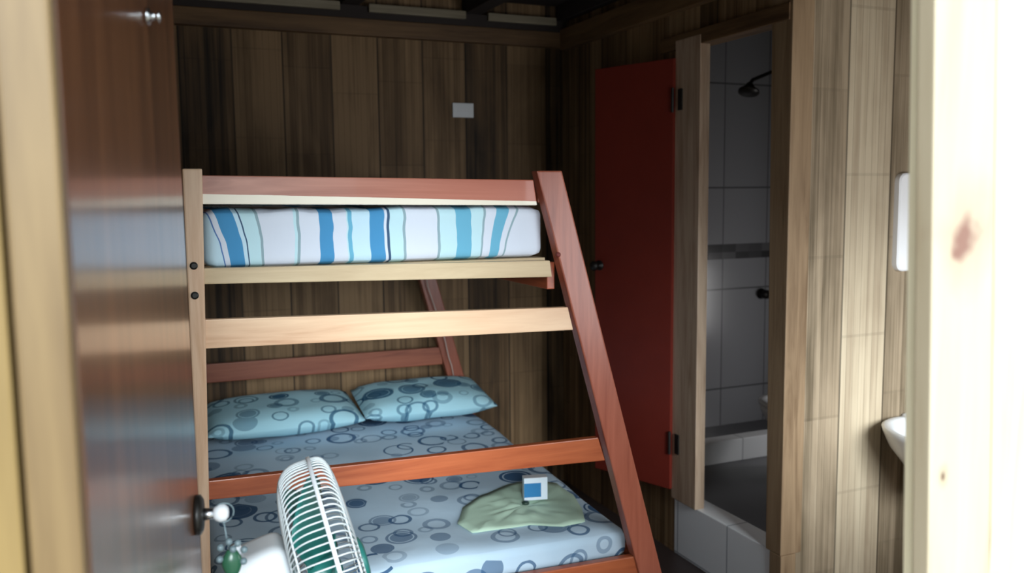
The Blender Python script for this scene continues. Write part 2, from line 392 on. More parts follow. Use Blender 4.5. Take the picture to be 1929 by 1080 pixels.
for z_ in (P(1290, 185, X=hx).z, P(1290, 847, X=hx).z):
    h_ = B(); box(h_, (XR - .026, 3.215, z_ - .045), (XR - .020, 3.245, z_ + .045), .001)
    tube(h_, [(XR - .04, 3.263, z_ - .052), (XR - .04, 3.263, z_ + .052)], .007, 8)
    obj('hinge', h_, MAT['black'], dr)

# shower head with its arm on the right bathroom wall
sp = P(1411, 168, Y=YB - .55)
sh = thing('wall_shower', 'dark round shower head on a bent arm high in the bathroom', 'shower head', (sp.x, sp.y, sp.z))
bm = B(); ar = P(1455, 135, Y=YB - .45)
tube(bm, [sp + Vector((0, 0, .02)), sp + Vector((.03, .01, .05)), ar, Vector((XB, ar.y, ar.z + .02))], .010, 8); obj('arm', bm, MAT['black'], sh, True)
bm = B(); q = Matrix.Translation(sp) @ Vector((-.35, -.25, -1)).to_track_quat('Z', 'Y').to_matrix().to_4x4()
lathe(bm, [(0, -.04), (.015, -.035), (.03, -.01), (.055, .01), (.055, .02), (0, .022)], q, 20); obj('head', bm, MAT['black'], sh, True)
tp = P(1437, 554, Y=YB - .03)
fc = thing('shower_tap', 'small dark round shower tap on the tiled wall', 'tap', (tp.x, YB - .012, tp.z))
bm = B(); q = Matrix.Translation((tp.x, YB - .012, tp.z)) @ Vector((0, -1, 0)).to_track_quat('Z', 'Y').to_matrix().to_4x4()
lathe(bm, [(0, 0), (.034, 0), (.034, .006), (.014, .012), (.014, .03), (.028, .034), (.028, .055), (0, .058)], q, 18); obj('body', bm, MAT['black'], fc, True)
sp2 = P(1345, 471, Y=YB - .03)
# toilet, only the front of its bowl shows past the doorway post
tb = P(1433, 800, Y=3.45)
TX, TY = tb.x + .235, 3.45
tl = thing('toilet', 'white toilet bowl peeking out behind the bathroom doorway post', 'toilet', (TX, TY, ZBF))
bm = B(); q = Matrix.Translation((TX, TY, ZBF))
zt_ = P(1443, 768, Y=3.5).z - ZBF
lathe(bm, [(0, 0), (.11, 0), (.12, .02), (.09, .12), (.12, .22), (.175, zt_ - .04), (.185, zt_ - .01), (.175, zt_), (.13, zt_ - .005), (.10, zt_ - .10), (0, zt_ - .14)], q, 28, .92, 1.2)
obj('bowl', bm, MAT['white_ceramic'], tl, True)
bm = B(); lathe(bm, [(.135, zt_ + .001), (.185, zt_ + .001), (.19, zt_ + .012), (.18, zt_ + .022), (.14, zt_ + .02), (.135, zt_ + .001)], q, 28, .92, 1.2)
obj('seat', bm, MAT['white_ceramic'], tl, True)
bm = B(); box(bm, (TX - .18, TY - .42, ZBF + zt_ - .05), (TX + .18, TY - .23, ZBF + zt_ + .32), .02); obj('cistern', bm, MAT['white_ceramic'], tl)

# ------------------------------------------------------------ the entrance door (brown, glossy)
a = NT('brown_door_varnish', rough=.30, spec=.5, coat=.6); a.b.inputs['Coat Roughness'].default_value = .13
v = a.coords(); n1 = a.noise(a.vscale(v, (30, 30, 1.6)), 1, 4, .6)
a.col(a.ramp(n1, [(.35, sr(96, 60, 42)), (.7, sr(134, 88, 60))])); a.bump(a.noise(a.vscale(v, (260, 260, 3)), 1, 2), .18, .0012)
a.lk(a.b.inputs['Normal'].links[0].from_socket, a.b.inputs['Coat Normal'])
MAT['door'] = a.m
e_b0, e_b1 = vline(P(325, 0, Y=1.55), P(381, 1080, Y=1.55), .02, 2.10)
hb = Vector((-.046, .80, .02)); ht = Vector((-.046, .80, 2.10))
dn = Vector((-(e_b0.y - hb.y), (e_b0.x - hb.x), 0)).normalized()      # away from the visible face
ed = thing('entrance_door', 'glossy dark brown flush door swung inward at the left', 'door', (hb.x, hb.y, .02))
bm = B(); TH = .034
hexa(bm, [hb, e_b0, e_b0 + dn * TH, hb + dn * TH, ht, e_b1, e_b1 + dn * TH, ht + dn * TH], .002); obj('leaf', bm, MAT['door'], ed)
# the visible face looks along -dn
fn = -dn
kz = P(366, 960, Y=1.53).z
kp = P(372, 962, Y=1.50)
alongd = (e_b0 - hb).normalized()
tpar = (1.50 - hb.y) / alongd.y
face_pt = hb + alongd * tpar; face_pt.z = kz
face_pt = face_pt + (e_b1 - e_b0) * 0
q = Matrix.Translation(face_pt) @ fn.to_track_quat('Z', 'Y').to_matrix().to_4x4()
kn = B(); lathe(kn, [(0, -.002), (.033, -.002), (.033, .006), (.026, .010), (0, .011)], q, 24)
rose = obj('rose', kn, MAT['black'], ed, True)
kn = B(); lathe(kn, [(0, .008), (.0105, .008), (.0085, .030), (0, .031)], q, 16); obj('spindle', kn, MAT['chrome'], ed, True)
kn = B(); lathe(kn, [(0, .026), (.008, .026), (.0125, .030), (.0150, .037), (.0135, .045), (.008, .050), (0, .051)], q, 24)
kno = obj('knob', kn, MAT['white_plastic'], ed, True, label='white round door knob')
hk = P(240, 28, Y=1.25); t2 = (1.25 - hb.y) / alongd.y; hp = hb + alongd * t2; hp.z = hk.z
q = Matrix.Translation(hp) @ fn.to_track_quat('Z', 'Y').to_matrix().to_4x4()
kn = B(); lathe(kn, [(0, -.001), (.011, -.001), (.011, .003), (.005, .005), (.004, .012), (.008, .015), (0, .018)], q, 14); obj('viewer', kn, MAT['chrome'], ed, True)

# ornament hanging from the knob
kc = face_pt + fn * .042
MAT['green_orn'] = plain('dark_green_glass', sr(44, 92, 68), .25, var=.25)
MAT['pale_orn'] = plain('pale_beads', sr(110, 128, 134), .3, var=.2)
og = thing('hanging_ornament', 'small dark green teardrop ornament with pale beads hanging from the white knob', 'ornament', (kc.x, kc.y, kc.z - .10))
bm = B(); tube(bm, [kc + Vector((.000, 0, -.017)), kc + Vector((.003, 0, -.045)), kc + Vector((.006, 0, -.062))], .0016, 6)
tube(bm, [kc + Vector((.0165 * math.cos(t), .0, .0165 * math.sin(t))) for t in [i * math.pi / 8 for i in range(16)]], .0013, 6, True)
obj('cord', bm, MAT['pale_orn'], og, True)
bm = B(); q = Matrix.Translation(kc + Vector((.010, 0, -.085)))
lathe(bm, [(0, .022), (.008, .018), (.016, .004), (.017, -.006), (.012, -.020), (.005, -.032), (0, -.036)], q, 18, 1, .6); obj('drop', bm, MAT['green_orn'], og, True)
bm = B()
for i, (dx, dz) in enumerate(((-.008, -.058), (.006, -.050), (.020, -.055), (.030, -.068), (-.010, -.078), (.028, -.088), (.012, -.064))):
    bmesh.ops.create_uvsphere(bm, u_segments=10, v_segments=8, radius=.0062, matrix=Matrix.Translation(kc + Vector((dx, -.004, dz))))
obj('beads', bm, MAT['pale_orn'], og, True)

# ------------------------------------------------------------ bunk bed
ORG, ORD = sr(196, 100, 62), sr(140, 58, 34)
MAT['bed_org_z'] = wood('varnished_cedar_post', sr(184, 106, 82), sr(140, 68, 48), 'Z', .35, coat=.3)
MAT['bed_org_x'] = wood('varnished_cedar_rail', sr(190, 104, 64), sr(146, 68, 38), 'X', .35, coat=.3)
MAT['bed_org_y'] = wood('varnished_cedar_side', sr(180, 92, 58), sr(128, 56, 34), 'Y', .4, coat=.2)
MAT['bed_pale_x'] = wood('pale_pine_rail', sr(236, 200, 164), sr(206, 158, 122), 'X', .45, coat=.15)
MAT['bed_pale2_x'] = wood('pale_pine_lower_rail', sr(214, 192, 156), sr(176, 148, 112), 'X', .5)
MAT['bed_pale_z'] = wood('pale_pine_post', sr(244, 214, 184), sr(206, 162, 126), 'Z', .45, coat=.15)
# top rail: cedar colour with a pale lower edge that thins to the right
a = NT('cedar_rail_pale_edge', rough=.4, coat=.25); v = a.coords(); X = a.xyz(v)
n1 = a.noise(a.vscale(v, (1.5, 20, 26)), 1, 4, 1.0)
cedar_col = a.ramp(n1, [(.35, sr(150, 96, 78)), (.7, sr(206, 150, 128))])
cedar_col = a.mix(a.math('MULTIPLY', X[0], .75, clamp=True), cedar_col, sr(190, 104, 80))
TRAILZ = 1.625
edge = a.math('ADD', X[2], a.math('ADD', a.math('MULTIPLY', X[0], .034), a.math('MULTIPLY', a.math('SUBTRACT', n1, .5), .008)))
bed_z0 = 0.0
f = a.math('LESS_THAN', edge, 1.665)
a.col(a.mix(f, cedar_col, sr(255, 246, 226))); MAT['top_rail'] = a.m

BX, BY = .16, 2.60
bed = thing('bunk_bed', 'wooden bunk bed with a slanted orange right post and pale left post', 'bed', (0, 0, 0))
def bedbox(name, x0, x1, z0, z1, m, off=0.0, th=.026, dz=0.0, bev=.004, **kw):
    bm = B()
    pts = []
    for z_ in (z0, z1):
        for (x_, o_) in ((x0, off), (x1, off), (x1, off + th), (x0, off + th)):
            pts.append(Vector((x_, bed_y(x_) + o_, z_ + (dz if x_ == x1 else 0))))
    hexa(bm, pts, bev); return obj(name, bm, m, bed, **kw)
LEN = 1.735
SL = .269
def leg_in(z_): return 1.196 + SL * (1.725 - z_) - .006   # inner edge of the slanted post
def post_slant(off, m):
    bm = B(); pts = []
    for z_ in (0.0, 1.722):
        xi = leg_in(z_); xo = xi + .088
        pts += [Vector((xi, bed_y(xi) + off, z_)), Vector((xo, bed_y(xo) + off, z_)), Vector((xo, bed_y(xo) + off + .045, z_)), Vector((xi, bed_y(xi) + off + .045, z_))]
    hexa(bm, pts, .005); return obj('post', bm, m, bed, label='slanted orange varnished post')
def post_left(off, m, z1=1.728):
    t0, t1 = vline(PB(343, 320), PB(372, 930), 0, z1)
    s0, s1 = vline(PB(381, 320), PB(394, 930), 0, z1)
    bm = B(); dy = Vector((0, off, 0))
    th = Vector((0, .045, 0))
    hexa(bm, [t0 + dy, s0 + dy, s0 + dy + th, t0 + dy + th, t1 + dy, s1 + dy, s1 + dy + th, t1 + dy + th], .005)
    return obj('post', bm, m, bed, label='upright pale pine post')
post_left(-.004, MAT['bed_pale_z']); post_slant(-.004, MAT['bed_org_z'])
MAT['bed_shade_z'] = wood('varnished_cedar_post_shaded', sr(156, 88, 66), sr(112, 54, 38), 'Z', .4, coat=.2)  # rear cedar coloured darker than the front, painting in the shade
MAT['bed_shade_x'] = wood('varnished_cedar_rail_shaded', sr(160, 92, 66), sr(116, 56, 38), 'X', .4, coat=.2)
post_left(LEN - .04, MAT['bed_shade_z']); post_slant(LEN - .04, MAT['bed_shade_z'])
LP = .172
def rail(name, pL, pLb, pR, pRb, m, off=.004, th=.028, **kw):
    """rail from four pixel-traced corners of its front face"""
    q = [PB(*pLb, off), PB(*pRb, off), PB(*pR, off), PB(*pL, off)]
    bm = B(); quadslab(bm, q, (0, th, 0), .003); return obj(name, bm, m, bed, **kw)
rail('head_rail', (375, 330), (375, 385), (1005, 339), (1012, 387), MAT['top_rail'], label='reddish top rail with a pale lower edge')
rail('slat_rail', (375, 506), (375, 536), (1036, 491), (1040, 522), MAT['bed_pale2_x'], off=.012)
rail('rung', (375, 603), (375, 658), (1070, 579), (1080, 622), MAT['bed_pale_x'], label='pale pine rung')
rail('foot_rail', (375, 909), (380, 944), (1127, 825), (1140, 868), MAT['bed_org_x'], label='orange varnished rung')
zl = .385
bedbox('lower_rail', LP, leg_in(.33) + .01, .255, zl, MAT['bed_org_x'], off=.004, th=.03)
# rear end: same rails, most in cedar darkened to paint in shade
bedbox('head_rail', LP, leg_in(1.66) + .02, 1.615, 1.705, MAT['bed_shade_x'], off=LEN - .03)
bedbox('slat_rail', LP, leg_in(1.4) + .02, 1.385, 1.44, MAT['bed_shade_x'], off=LEN - .03)
bedbox('rear_rail', LP, leg_in(.83) + .01, .775, .865, MAT['bed_shade_x'], off=LEN - .03)
bedbox('lower_rail', LP, leg_in(.33) + .01, .255, zl, MAT['bed_org_x'], off=LEN - .03)
def siderail(name, x0, x1, z0, z1, m):
    bm = B()
    hexa(bm, [Vector((x0, bed_y(x0) + .04, z0)), Vector((x1, bed_y(x1) + .04, z0)), Vector((x1, bed_y(x1) + LEN - .04, z0)), Vector((x0, bed_y(x0) + LEN - .04, z0)),
              Vector((x0, bed_y(x0) + .04, z1)), Vector((x1, bed_y(x1) + .04, z1)), Vector((x1, bed_y(x1) + LEN - .04, z1)), Vector((x0, bed_y(x0) + LEN - .04, z1))], .003)
    obj(name, bm, m, bed)
siderail('side_rail', 1.245, 1.272, 1.335, 1.425, MAT['bed_org_y']); siderail('side_rail', .150, .176, 1.335, 1.425, MAT['bed_org_y'])
siderail('guard_rail', 1.215, 1.24, 1.62, 1.69, MAT['bed_org_y']); siderail('guard_rail', .150, .176, 1.62, 1.69, MAT['bed_org_y'])
siderail('side_rail', 1.560, 1.588, .255, zl, MAT['bed_org_y']); siderail('side_rail', .145, .171, .255, zl, MAT['bed_org_y'])
for i in range(11):                              # slats under the upper mattress
    y_ = .05 + i * .158
    bm = B(); x0, x1 = .178, 1.243
    hexa(bm, [Vector((x0, bed_y(x0) + y_, 1.425)), Vector((x1, bed_y(x1) + y_, 1.425)), Vector((x1, bed_y(x1) + y_ + .07, 1.425)), Vector((x0, bed_y(x0) + y_ + .07, 1.425)),
              Vector((x0, bed_y(x0) + y_, 1.44)), Vector((x1, bed_y(x1) + y_, 1.44)), Vector((x1, bed_y(x1) + y_ + .07, 1.44)), Vector((x0, bed_y(x0) + y_ + .07, 1.44))], .002)
    obj('slat', bm, MAT['bed_pale2_x'], bed)
for i in range(10):
    y_ = .06 + i * .170
    bm = B(); x0, x1 = .171, 1.56
    hexa(bm, [Vector((x0, bed_y(x0) + y_, .345)), Vector((x1, bed_y(x1) + y_, .345)), Vector((x1, bed_y(x1) + y_ + .08, .345)), Vector((x0, bed_y(x0) + y_ + .08, .345)),
              Vector((x0, bed_y(x0) + y_, .362)), Vector((x1, bed_y(x1) + y_, .362)), Vector((x1, bed_y(x1) + y_ + .08, .362)), Vector((x0, bed_y(x0) + y_ + .08, .362))], .002)
    obj('slat', bm, MAT['bed_pale2_x'], bed)
# dark bolts
for (px, py, r_, c_) in ((365, 501, .011, 'black'), (367, 557, .011, 'black'), (1052, 480, .008, 'bolt_red')):
    if c_ == 'bolt_red': MAT['bolt_red'] = plain('wood_plug', sr(110, 36, 26), .6)
    p = PB(px, py, -.006); bm = B()
    lathe(bm, [(0, -.006), (r_, -.006), (r_, .001), (r_ * .6, .003), (0, .003)], Matrix.Translation(p) @ Vector((0, -1, 0)).to_track_quat('Z', 'Y').to_matrix().to_4x4(), 14)
    obj('bolt', bm, MAT[c_], bed)

# ------------------------------------------------------------ upper mattress with striped sheet
def sx(px): return PB(px, 440, .03).x
X0, X1 = .186, 1.238
bands = [(385, 'p'), (392, 'b'), (396, 'w'), (409, 'B'), (441, 'p'), (449, 'd'), (454, 'c'), (482, 'g'), (487, 'w'), (552, 'c'), (557, 'g'), (563, 'w'),
         (602, 'B'), (628, 'w'), (652, 'c'), (657, 'L'), (664, 'p'), (698, 'B'), (725, 'w'), (729, 'd'), (734, 'c'), (760, 'g'), (764, 'w'), (823, 'g'), (827, 'c'),
         (860, 'L'), (888, 'c'), (910, 'g'), (916, 'w'), (936, 'L'), (960, 'w'), (974, 'g'), (978, 'w')]
CC = dict(w=sr(220, 228, 242), p=sr(202, 232, 248), c=sr(198, 232, 242), B=sr(78, 150, 200), L=sr(112, 182, 212), b=sr(90, 130, 190), d=sr(64, 92, 124), g=sr(150, 176, 186))
a = NT('striped_sheet', rough=.85, spec=.2); v = a.coords(); X = a.xyz(v)
wob = a.math('MULTIPLY', a.math('SUBTRACT', a.noise(a.vscale(v, (2.5, 1, 8)), 1, 2), .5), .03)
xo = a.math('ADD', X[0], wob)
# stripes drag sideways where the sheet is tucked at the corner
tuck = a.math('MULTIPLY', a.math('SUBTRACT', X[0], 1.0), 5.0, clamp=True)
xo = a.math('ADD', xo, a.math('MULTIPLY', tuck, a.math('MULTIPLY', a.math('SUBTRACT', 1.60, X[2]), .75)))
lt_ = a.math('MULTIPLY', a.math('SUBTRACT', .42, X[0]), 4.0, clamp=True)
xo = a.math('SUBTRACT', xo, a.math('MULTIPLY', lt_, a.math('MULTIPLY', a.math('SUBTRACT', 1.60, X[2]), .35)))
u = a.math('DIVIDE', a.math('SUBTRACT', xo, X0), X1 - X0)
seg1 = [(max(0, (sx(p) - X0) / (X1 - X0)), CC[c]) for p, c in bands]
h1 = [s_ for s_ in seg1 if s_[0] < .45][:30]; h2 = [s_ for s_ in seg1 if s_[0] >= .45]
h2 = [(0.0, h1[-1][1])] + h2
ca = a.ramp(u, h1, 'CONSTANT'); cb = a.ramp(u, h2, 'CONSTANT')
cc = a.mix(a.math('GREATER_THAN', u, h2[1][0]), ca, cb)
a.col(cc); a.bump(a.noise(a.vscale(v, (14, 14, 5)), 1, 3), .35, .012); MAT['stripes'] = a.m
def um_shape(p):
    t = (p.y - 2.6) / 1.7
    n = noise.noise(Vector((p.x * 9, p.y * 5, p.z * 7))) * .008 + noise.noise(Vector((p.x * 28, p.y * 12, p.z * 9))) * .003
    q = Vector((p.x, p.y + BED_K * (p.x - .17), p.z))
    q.z += n * (1 if p.z > 1.5 else .15); q.y -= abs(n) * .5 if p.y < 2.8 else 0
    return q
bm = B(); soft_box(bm, (X0, 2.642, 1.441), (X1, 2.60 + LEN - .045, 1.612), .035, 30, um_shape)
m = obj('mattress', bm, MAT['stripes'], None, True, label='upper bunk mattress in a blue and white striped sheet', category='mattress')
MAT['dark_sheet'] = plain('dark_blue_cloth', sr(52, 70, 92), .9)

# ------------------------------------------------------------ lower mattress with ringed sheet
def ring_mat(name, base, base2, ink, scale=5.6, fill=.25):
    a = NT(name, rough=.85, spec=.2); v = a.coords(); X = a.xyz(v)
    nz = a.noise(v, 3, 3)
    c = a.mix(nz, base, base2)
    for k, (sc, offs, thr) in enumerate(((scale, 0.0, .0), (scale * 1.6, 3.7, .35))):
        vo = a.node('ShaderNodeTexVoronoi', voronoi_dimensions='2D', feature='F1'); vo.inputs['Scale'].default_value = sc
        vo.inputs['Randomness'].default_value = .75
        a.lk(a.comb(a.math('ADD', X[0], offs), a.math('ADD', a.math('ADD', X[1], a.math('MULTIPLY', X[2], .9)), offs), 0), vo.inputs['Vector'])
        d = vo.outputs['Distance']; rc = a.node('ShaderNodeSeparateColor'); a.lk(vo.outputs['Color'], rc.inputs[0])
        rad = a.math('ADD', a.math('MULTIPLY', rc.outputs[0], .20), .16)
        ring = a.math('LESS_THAN', a.math('ABSOLUTE', a.math('SUBTRACT', d, rad)), a.math('ADD', .020, a.math('MULTIPLY', rc.outputs[1], .045)))
        dot = a.math('MULTIPLY', a.math('LESS_THAN', d, a.math('MULTIPLY', rad, .8)), a.math('LESS_THAN', rc.outputs[2], fill))
        on = a.math('GREATER_THAN', rc.outputs[1], thr)
        msk = a.math('MULTIPLY', a.math('MAXIMUM', ring, dot), on)
        st = a.math('ADD', .25, a.math('MULTIPLY', rc.outputs[0], .70))
        c = a.mix(a.math('MULTIPLY', msk, st), c, ink)
    a.col(c); a.bump(a.noise(v, 7, 3), .3, .012); return a.m
MAT['rings'] = ring_mat('ringed_sheet', sr(168, 194, 214), sr(196, 214, 226), sr(34, 78, 118))
MAT['rings_p'] = ring_mat('ringed_pillowcase', sr(158, 210, 226), sr(184, 222, 232), sr(34, 88, 122), scale=5.5, fill=.35)
def ztop(y): 
    t = min(1, max(0, (y - 2.6) / 1.6)); return .475 + .085 * (t * t * (3 - 2 * t))
def lm_shape(p):
    f_ = (p.z - .363) / .112
    z_ = p.z + (ztop(p.y) - .475) * max(0, min(1, f_))
    n = noise.noise(Vector((p.x * 4, p.y * 4, .3))) * .010 + noise.noise(Vector((p.x * 13, p.y * 9, 1.3))) * .004
    z_ += n * max(0, min(1, f_))
    return Vector((p.x, p.y + BED_K * (p.x - .17), z_))
bm = B(); soft_box(bm, (.18, 2.642, .363), (1.556, 2.60 + LEN - .045, .475), .040, 36, lm_shape)
obj('mattress', bm, MAT['rings'], None, True, label='lower bunk mattress in a pale blue sheet printed with rings', category='mattress')

def pillow(c, w, d, h, tilt, yaw, label):
    bm = B(); bmesh.ops.create_cube(bm, size=2); bmesh.ops.subdivide_edges(bm, edges=bm.edges[:], cuts=16, use_grid_fill=True)
    R_ = Matrix.Translation(c) @ Matrix.Rotation(yaw, 4, 'Z') @ Matrix.Rotation(tilt, 4, 'X')
    for v in bm.verts:
        x, y, z = v.co
        ax, ay = abs(x), abs(y)
        prof = max(0, (1 - ax ** 3.2)) ** .45 * max(0, (1 - ay ** 3.0)) ** .5
        pin = 1 - .07 * (ax ** 2) * (1 - ay ** 2) - .0
        n = noise.noise(Vector((x * 2.2 + c.x * 5, y * 2.2, z))) * .12
        zz = z * (prof * (1 + n) + .03)
        v.co = R_ @ Vector((x * w / 2 * (1 - .05 * ay ** 2 * (1 - ax)), y * d / 2 * (1 - .06 * ax ** 2 * 0), zz * h / 2))
    return obj('pillow', bm, MAT['rings_p'], None, True, label=label, category='pillow', group='pillows at the head of the lower bunk')
pillow(Vector((.595, 4.06, .652)), .68, .40, .125, math.radians(7), 0, 'pale blue ringed pillow at the left, beside the pale bedpost')
pillow(Vector((1.262, 4.03, .662)), .635, .40, .13, math.radians(7), math.radians(-3), 'pale blue ringed pillow at the right end of the bed')

# pale green cloth
def on_bed(px, py, h=.0):
    z_ = .50
    for _ in range(6):
        p = P(px, py, Z=z_); z_ = ztop(p.y - BED_K * (p.x - .17)) + h
    return P(px, py, Z=z_)
out = [(862, 990), (872, 960), (905, 938), (955, 918), (1010, 906), (1048, 912), (1080, 934), (1096, 960), (1102, 984), (1062, 994), (1000, 990), (940, 1000), (890, 1006)]
pts = [on_bed(*p) for p in out]; cen = sum(pts, Vector()) / len(pts)
ringsN = []
bm = B(); NR = 7
import itertools
dense = []
for i in range(len(pts)):
    A_, B_ = pts[i], pts[(i + 1) % len(pts)]
    for k in range(5): dense.append(A_.lerp(B_, k / 5))
def surf(p, s_):
    n = noise.noise(Vector((p.x * 4, p.y * 4, .3))) * .010 + noise.noise(Vector((p.x * 13, p.y * 9, 1.3))) * .004
    zz = ztop(p.y - BED_K * (p.x - .17)) + n
    wr = abs(noise.noise(Vector((p.x * 16, p.y * 22, 4.0)))) * .022 * min(1, (1 - s_) * 3)
    return Vector((p.x, p.y, zz + .004 + wr))
for j in range(NR + 1):
    s_ = 1 - j / (NR + .5); ringsN.append([bm.verts.new(surf(cen.lerp(p, s_), s_)) for p in dense])
for A_, B_ in zip(ringsN, ringsN[1:]):
    for k in range(len(dense)): bm.faces.new((A_[k], A_[(k + 1) % len(dense)], B_[(k + 1) % len(dense)], B_[k]))
bm.faces.new(ringsN[-1])
lowv = bmesh.ops.extrude_face_region(bm, geom=bm.faces[:])
MAT['green_cloth'] = plain('pale_green_cloth', sr(184, 210, 188), .9, var=.10)
for g in lowv['geom']:
    if isinstance(g, bmesh.types.BMVert): g.co.z += .003
obj('cloth', bm, MAT['green_cloth'], None, True, label='crumpled pale green cloth on the foot of the lower bunk', category='cloth')

# small blue and white box on the cloth
bp = on_bed(1008, 940, .02); 
sb = thing('small_box', 'small blue and white cardboard box standing on the green cloth', 'box', bp)
a = NT('printed_carton', rough=.5); X = a.xyz(a.coords())
inx = a.math('MULTIPLY', a.math('LESS_THAN', X[0], .020), a.math('MULTIPLY', a.math('GREATER_THAN', X[2], .012), a.math('LESS_THAN', X[2], .066)))
inx = a.math('MULTIPLY', inx, a.math('GREATER_THAN', X[0], -.0445))
a.col(a.mix(inx, sr(222, 234, 244), sr(34, 122, 178))); 
bm = B(); box(bm, (bp.x - .045, bp.y - .016, bp.z), (bp.x + .045, bp.y + .022, bp.z + .085), .002, )
bx_ = obj('carton', bm, a.m, sb)
bm = B(); box(bm, (bp.x - .045, bp.y - .016, bp.z + .085), (bp.x + .045, bp.y + .022, bp.z + .0865), .0005); obj('lid', bm, MAT['white_plastic'], sb)
sb.rotation_euler = (0, 0, math.radians(-14))
dp = on_bed(984, 945, .015); bm = B()
MAT['dark_green'] = plain('dark_green_plastic', sr(36, 60, 50), .5)
lathe(bm, [(0, 0), (.013, 0), (.014, .006), (.010, .010), (0, .011)], Matrix.Translation(dp + Vector((0, -.03, 0))), 14)
obj('bottle_cap', bm, MAT['dark_green'], None, True, label='tiny dark cap lying in front of the small blue box', category='cap')

# hanging cord behind the bed
MAT['cord'] = plain('pale_cord', sr(190, 170, 160), .7)
cps = [P(x_, y_, Y=4.215) for x_, y_ in ((802, 516), (806, 540), (816, 570), (826, 600), (838, 640), (845, 672), (851, 690), (855, 712))]
bm = B(); tube(bm, cps, .0032, 6); obj('string', bm, MAT['cord'], None, True, label='thin pale cord hanging from the upper bunk behind the pale rung', category='string')

# ------------------------------------------------------------ socket plate on the back wall
s0 = P(853, 221, Y=YB - .01); s1 = P(892, 195, Y=YB - .01)
sw = thing('socket_plate', 'white rectangular socket plate high on the dark back wall', 'socket', ((s0.x + s1.x) / 2, YB, (s0.z + s1.z) / 2))
bm = B(); box(bm, (s0.x, YB - .012, s0.z), (s1.x, YB, s1.z), .003); obj('plate', bm, MAT['white_plastic'], sw)
bm = B(); cx_ = (s0.x + s1.x) / 2; cz_ = (s0.z + s1.z) / 2; box(bm, (cx_ - .03, YB - .015, cz_ - .012), (cx_ + .03, YB - .012, cz_ + .012), .001); obj('insert', bm, MAT['white_plastic'], sw)

# ------------------------------------------------------------ wash basin and mirror on the partition
MAT['mirror_glass'] = plain('mirror_glass', (.85, .87, .88), .03, metal=1, var=0)
sl = P(1664, 850, Z=.81)
SXc, SYc = sl.x + .215, YP - .275
SXc = P(1664, 850, Y=SYc - .05).x + .390
zs = P(1664, 838, Y=SYc).z
bs = thing('wash_basin', 'white ceramic wash basin half hidden behind the right door jamb', 'wash basin', (SXc, YP, zs))
bm = B(); q = Matrix.Translation((SXc, SYc, zs))
lathe(bm, [(0, -.23), (.08, -.22), (.14, -.14), (.19, -.07), (.210, -.02), (.215, 0), (.205, .006), (.185, .0), (.16, -.04), (.10, -.085), (.03, -.10), (0, -.10)], q, 36, 1, 1.22)
obj('bowl', bm, MAT['white_ceramic'], bs, True)
bm = B(); box(bm, (SXc + .04, YP - .09, zs - .06), (SXc + .21, YP, zs + .012), .015); obj('wall_ledge', bm, MAT['white_ceramic'], bs)
bm = B(); tube(bm, [(SXc + .11, YP - .05, zs + .01), (SXc + .11, YP - .05, zs + .10), (SXc + .11, YP - .08, zs + .13), (SXc + .09, YP - .15, zs + .12), (SXc + .08, YP - .16, zs + .10)], .011, 10); obj('tap', bm, MAT['chrome'], bs, True)
bm = B(); tube(bm, [(SXc + .02, SYc, zs - .18), (SXc + .02, SYc, .002)], .017, 10); obj('drain_pipe', bm, MAT['white_plastic'], bs, True)
m0 = P(1691, 512, Y=YP - .03); m1 = P(1691, 326, Y=YP - .03)
mr = thing('mirror', 'white rounded mirror frame above the wash basin, mostly behind the jamb', 'mirror', (m0.x + .15, YP, m0.z))
def rrect(x0, x1, z0, z1, r, y, n=6):
    o = []
    for (cx, cz, s_) in ((x1 - r, z1 - r, 0), (x0 + r, z1 - r, 1), (x0 + r, z0 + r, 2), (x1 - r, z0 + r, 3)):
        for i in range(n + 1):
            t = (s_ + i / n) * math.pi / 2; o.append(Vector((cx + r * math.cos(t), y, cz + r * math.sin(t))))
    return o
bm = B(); yo = YP - .028
x0, x1, z0, z1 = m0.x, m0.x + .30, m0.z, m1.z
L1 = [[bm.verts.new(p) for p in rrect(x0 - g, x1 + g, z0 - g, z1 + g, max(.012, .032 + g), y)] for g, y in ((0, YP), (0, yo + .006), (-.006, yo), (-.070, yo), (-.075, yo + .008), (-.075, YP))]
for A_, B_ in zip(L1, L1[1:]):
    for k in range(len(A_)): bm.faces.new((A_[k], A_[(k + 1) % len(A_)], B_[(k + 1) % len(A_)], B_[k]))
MAT['bright_white'] = plain('glossy_white_frame', (.93, .93, .94), .3, var=.0)
obj('frame', bm, MAT['bright_white'], mr)
bm = B(); box(bm, (x0 + .074, YP - .014, z0 + .074), (x1 - .074, YP - .002, z1 - .074)); obj('glass', bm, MAT['mirror_glass'], mr)

# ------------------------------------------------------------ fan
MAT['fan_white'] = plain('white_fan_plastic', (.86, .89, .92), .35, var=.02)
MAT['fan_wire'] = plain('white_fan_wire', (.74, .80, .82), .4, var=.03)
a = NT('teal_blade', rough=.3, spec=.5); a.col(sr(48, 128, 120)); MAT['blade'] = a.m
FC = P(638, 1070, Y=1.74); FR = .232
vd = (FC - CAM); vd.z = 0; vd.normalize()
side = Vector((vd.y, -vd.x, 0))
ax = (side * 1.0 - vd * (-.10)).normalized()       # faces right and a little away
tilt = math.radians(13); axis = (ax * math.cos(tilt) + Vector((0, 0, 1)) * math.sin(tilt)).normalized()
upv = (Vector((0, 0, 1)) - axis * axis.z).normalized(); wv = axis.cross(upv)
def FP(s_, r_, t): return FC + axis * s_ + (upv * math.cos(t) + wv * math.sin(t)) * r_
fan = thing('pedestal_fan', 'white pedestal fan with teal blades turned side-on before the bed', 'fan', (FC.x - .05, FC.y, 0))
